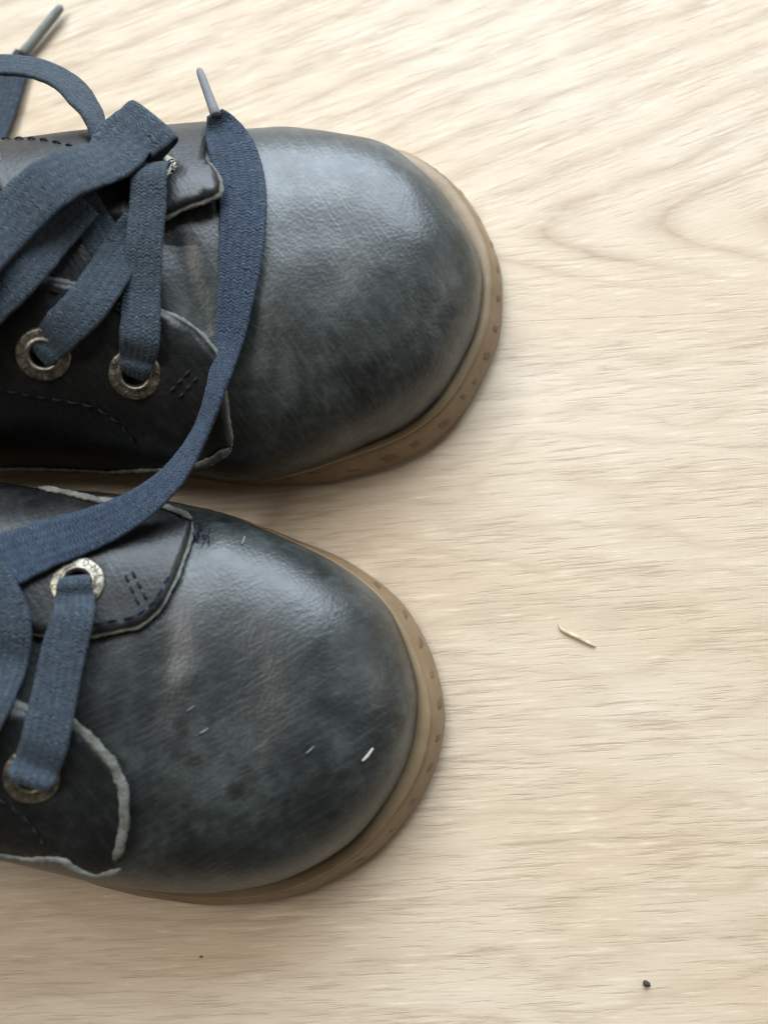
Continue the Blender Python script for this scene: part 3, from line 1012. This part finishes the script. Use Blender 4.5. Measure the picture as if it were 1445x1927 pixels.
eyelet(LL, shoe_b, base_b, ln1, TH, RO, RI, 'brass eyelet on the near side almost covered by the lace', 0.2)

# ------------------------------------------------------------------ laces
def bvh_of(o, base):
    return BVHTree.FromPolygons([v.co / MM + base for v in o.data.vertices], [tuple(p.vertices) for p in o.data.polygons])
HA = [UL.bvh, bvh_of(near_a, base_a), bvh_of(far_a, base_a)]
HB = [LL.bvh, bvh_of(near_b, base_b), bvh_of(far_b, base_b)]

# upper shoe
ribbon(shoe_a, base_a, [(150, 385, 1.0, 66, 0), (185, 440, 1.3, 68, 0), (225, 500, 1.4, 66, 0), (262, 560, 0.9, 60, 0)], M_LACE, HA, seed=1)
ribbon(shoe_a, base_a, [(262, 420, 1.0, 66, 0), (225, 500, 2.4, 72, 0), (170, 578, 2.4, 76, 0), (124, 622, 2.0, 72, 0), (100, 648, 2.0, 64, 0), (88, 662, 2.2, 56, 0), (80, 671, 0.8, 48, 0), (76, 675, -1.6, 42, 0)], M_LACE, HA, seed=2)
ribbon(shoe_a, base_a, [(300, 316, 0.4, 46, 0), (298, 326, 2.4, 54, 0), (294, 348, 3.6, 62, 0), (288, 400, 2.4, 66, 0), (282, 470, 3.6, 66, 0), (276, 560, 2.9, 68, 0), (268, 640, 2.2, 72, 0), (263, 676, 2.2, 66, 0), (260, 694, 2.6, 58, 0), (257, 707, 1.0, 48, 0), (256, 711, -1.6, 42, 0)], M_LACE, HA, seed=3)
fe = at(292, 226, 39.2)
fb = at(150, 352, 41.0) - fe; fb.z = 0; fb.normalize()
def fold(back, dz): return ('at', fe + fb * back + Vector((0, 0, dz)))
ribbon(shoe_a, base_a, [(0, 0, fold(26, -1.6), 90, 0), (0, 0, fold(12, -1.1), 108, 0), (0, 0, fold(3, -0.8), 112, 0), (0, 0, fold(0.3, -0.35), 113, 0), (0, 0, fold(0.3, 0.35), 113, 0), (0, 0, fold(3, 0.9), 112, 0), (0, 0, fold(7, 1.7), 112, 0), (205, 298, ('z', 43), 104, 0), (115, 378, 5.6, 96, 0), (30, 458, 5.6, 98, 0), (-70, 552, 6, 100, 0), (-180, 640, 5, 100, 0)], M_LACE, HA, seed=4)
ribbon(shoe_a, base_a, [(165, 395, 2.6, 60, 20), (110, 450, 3.2, 76, 12), (50, 520, 3.2, 80, 8), (-20, 590, 3.2, 80, 0), (-120, 680, 3.0, 80, 0)], M_LACE, HA, seed=5)
# the loop standing behind the shoe
ribbon(shoe_a, base_a, [(-150, 170, ('z', 34), 60, 30), (-70, 128, ('z', 33), 60, 30), (0, 122, ('z', 32), 66, 30), (70, 130, ('z', 32), 64, 34), (128, 158, ('z', 34), 60, 40), (162, 200, ('z', 36), 56, 48),
                         (182, 232, ('z', 37), 50, 60), (215, 275, ('z', 37), 70, 30)], M_LACE, HA, thick=1.5, seed=6)
lo = ribbon(shoe_a, base_a, [(46, 98, ('z', 1.6), 30, 0), (30, 132, ('z', 1.5), 44, 0), (8, 190, ('z', 1.6), 54, 0), (-20, 260, ('z', 2.5), 56, 0), (-60, 330, ('z', 6), 56, 0)], M_LACE, HA, seed=7)
aglet(lo, base_a, at(118, 10, 2.0), at(44, 102, 1.7), 1.0, 1.1, M_AGLET, 'smoky grey aglet on the loose lace end lying on the floor')

# the lower shoe's loose lace, flung over the toe of the other shoe
HAB = HA + HB
lb = ribbon(shoe_b, base_b, [(404, 212, ('z', 33), 30, 10), (418, 240, ('z', 31.5), 62, 10), (442, 300, 1.6, 84, 6), (458, 380, 1.4, 84, 0), (456, 470, 1.3, 80, -4), (446, 560, 1.3, 70, -12), (430, 650, 1.5, 58, -24),
                              (408, 735, 2.2, 46, -38), (378, 812, ('z', 31), 46, -30), (330, 890, ('z', 31), 56, -16), (262, 950, ('z', 32), 68, -8), (180, 992, ('z', 34), 78, 0), (90, 1030, 1.4, 92, 0),
                              (0, 1064, 1.4, 104, 0), (-110, 1110, 1.6, 104, 0), (-220, 1160, 1.6, 100, 0)], M_LACE2, HAB, seed=8)
aglet(lb, base_b, at(374, 128, 33.5), at(407, 218, 33), 0.7, 0.95, M_AGLET2, 'pale aglet of the long lace pointing past the shoe')
ribbon(shoe_b, base_b, [(151, 1086, -0.4, 44, 0), (151, 1092, 1.4, 50, 0), (150, 1106, 3.5, 58, 0), (149, 1130, 2.6, 68, 0), (145, 1166, 2.4, 75, 0), (134, 1225, 3.6, 78, 0), (116, 1310, 3.2, 80, 0), (95, 1390, 2.2, 82, 0), (82, 1432, 2.8, 80, 0), (72, 1456, 4.2, 76, 0), (67, 1469, 2.2, 58, 0), (66, 1474, -1.4, 46, 0)], M_LACE, HB, seed=9)
ribbon(shoe_b, base_b, [(-60, 1040, 1.2, 80, 0), (-4, 1110, 1.4, 70, 0), (22, 1180, 1.4, 72, 0), (16, 1250, 1.4, 70, 0), (-16, 1330, 1.6, 70, 0), (-70, 1420, 1.8, 80, 0)], M_LACE, HB, seed=10)

# frayed thread tuft at the corner of the lower shoe's flap
vs, fs = [], []
rr = random.Random(5)
for k in range(46):
    px, py = 372 + rr.uniform(-10, 22), 1000 + rr.uniform(-16, 20)
    loc, fi = LL.hit(px, py)
    nn = Vector((0, 0, 1))
    d = Vector((rr.uniform(-.2, 1), rr.uniform(-.8, .8), rr.uniform(.1, .8))).normalized()
    L = rr.uniform(0.8, 1.8); r = 0.08
    a = loc + nn * 0.1; m1 = a + d * L * .5 + Vector((0, 0, .2)); e = a + d * L
    x = d.orthogonal().normalized(); y = d.cross(x)
    k0 = len(vs)
    for c, q in ((a, 1), (m1, .9), (e, .3)):
        for an in range(4): vs.append(c + (x * math.cos(an * math.pi / 2) + y * math.sin(an * math.pi / 2)) * r * q)
    for s_ in range(2):
        for an in range(4): fs.append((k0 + s_ * 4 + an, k0 + s_ * 4 + (an + 1) % 4, k0 + (s_ + 1) * 4 + (an + 1) % 4, k0 + (s_ + 1) * 4 + an))
o = mesh_obj('frayed_thread', vs, fs, M_THREAD_BLUE, far_b, base_b)
put(o, kind='stuff')

# ------------------------------------------------------------------ lint, splinter, crumbs
M_LINT = plain('white_lint', (0.38, 0.39, 0.37), 0.9, 0.2, 0.1)
M_LINT2 = plain('grey_lint', (0.17, 0.18, 0.175), 0.9, 0.2, 0.1)
M_BROWN = plain('brown_crumb', (0.16, 0.115, 0.075), 0.8, 0.2, 0.3)
M_STRAW = plain('dry_straw', (0.46, 0.38, 0.26), 0.6, 0.4, 0.4)
M_CRUMB = plain('dark_crumb', (0.035, 0.032, 0.03), 0.6, 0.4, 0.4)

def fibre(name, pts, radii, mat, label, cat, group=None, flat=1.0):
    base = Vector((pts[0].x, pts[0].y, pts[0].z))
    vs, fs = [], []
    K, n = 8, len(pts)
    st = [i / 6 for i in range((n - 1) * 6 + 1)]
    for t in st:
        p = crom(pts, t)
        tn = (crom(pts, min(n - 1, t + .05)) - crom(pts, max(0, t - .05))).normalized()
        sd = tn.cross(Vector((0, 0, 1))).normalized(); up = sd.cross(tn)
        r = max(0.03, crom(radii, t))
        for k in range(K):
            an = 2 * math.pi * k / K
            vs.append(p + sd * math.cos(an) * r + up * math.sin(an) * r * flat)
    for i in range(len(st) - 1):
        for k in range(K): fs.append((i * K + k, i * K + (k + 1) % K, (i + 1) * K + (k + 1) % K, (i + 1) * K + k))
    fs.append(tuple(reversed(range(K)))); fs.append(tuple((len(st) - 1) * K + k for k in range(K)))
    o = mesh_obj(name, vs, fs, mat, None, base)
    o.location = base * MM
    put(o, label, cat, group)
    return o

def on_b(px, py, h=0.15):
    loc, fi = LL.hit(px, py)
    return loc + Vector((0, 0, h))

G = 'white lint on the lower shoe'
fibre('lint_fibre', [on_b(682, 1432), on_b(692, 1422), on_b(702, 1408)], [0.16, 0.25, 0.18], M_LINT, 'largest white lint flake, near the sole edge of the lower shoe toe', 'lint', G, 0.6)
fibre('lint_fibre', [on_b(576, 1418), on_b(584, 1412), on_b(591, 1404)], [0.10, 0.15, 0.1], M_LINT2, 'thin pale lint thread left of the largest flake on the lower toe', 'lint', G)
fibre('lint_fibre', [on_b(377, 1380), on_b(385, 1376), on_b(393, 1370)], [0.12, 0.18, 0.1], M_LINT2, 'short pale lint thread mid vamp, the lower of a close pair', 'lint', G)
fibre('lint_fibre', [on_b(353, 1338), on_b(359, 1334), on_b(367, 1328)], [0.08, 0.13, 0.08], M_LINT2, 'faint pale lint thread mid vamp, the upper of a close pair', 'lint', G)
fibre('lint_fibre', [on_b(456, 1024), on_b(459, 1018), on_b(461, 1010)], [0.16, 0.22, 0.16], M_LINT2, 'pale lint speck at the far edge of the lower shoe beside the flap corner', 'lint', G)

fibre('wood_splinter', [at(1050, 1172, 0.30), at(1058, 1186, 0.32), at(1085, 1199, 0.40), at(1106, 1210, 0.34), at(1120, 1217, 0.30)], [0.08, 0.3, 0.38, 0.32, 0.2], M_STRAW,
      'thin pale straw-like splinter lying on the floor right of the shoes', 'splinter', None, 0.6)

def crumb(px, py, rx, ry, rz, label, rot, mat=None):
    c = at(px, py, 0)
    bm = bmesh.new()
    bmesh.ops.create_icosphere(bm, subdivisions=3, radius=1.0)
    vs = []
    for v in bm.verts:
        k = 1 + 0.28 * noise.noise(v.co * 1.7 + Vector((px, py, 0)))
        p = Vector((v.co.x * rx * k, v.co.y * ry * k, v.co.z * rz * k))
        p.rotate(Euler((0, 0, rot)))
        vs.append(c + p + Vector((0, 0, rz * 0.85)))
    fs = [tuple(v.index for v in f.verts) for f in bm.faces]
    bm.free()
    o = mesh_obj('crumb', vs, fs, mat or M_CRUMB, None, c)
    o.location = c * MM
    put(o, label, 'crumb', 'crumbs on the floor')

crumb(1215, 1850, 0.72, 0.5, 0.42, 'small dark seed-like crumb on the floor at the bottom right', -0.5)
crumb(379, 1800, 0.3, 0.2, 0.18, 'tiny brown crumb on the floor below the lower shoe', 0.3, M_BROWN)
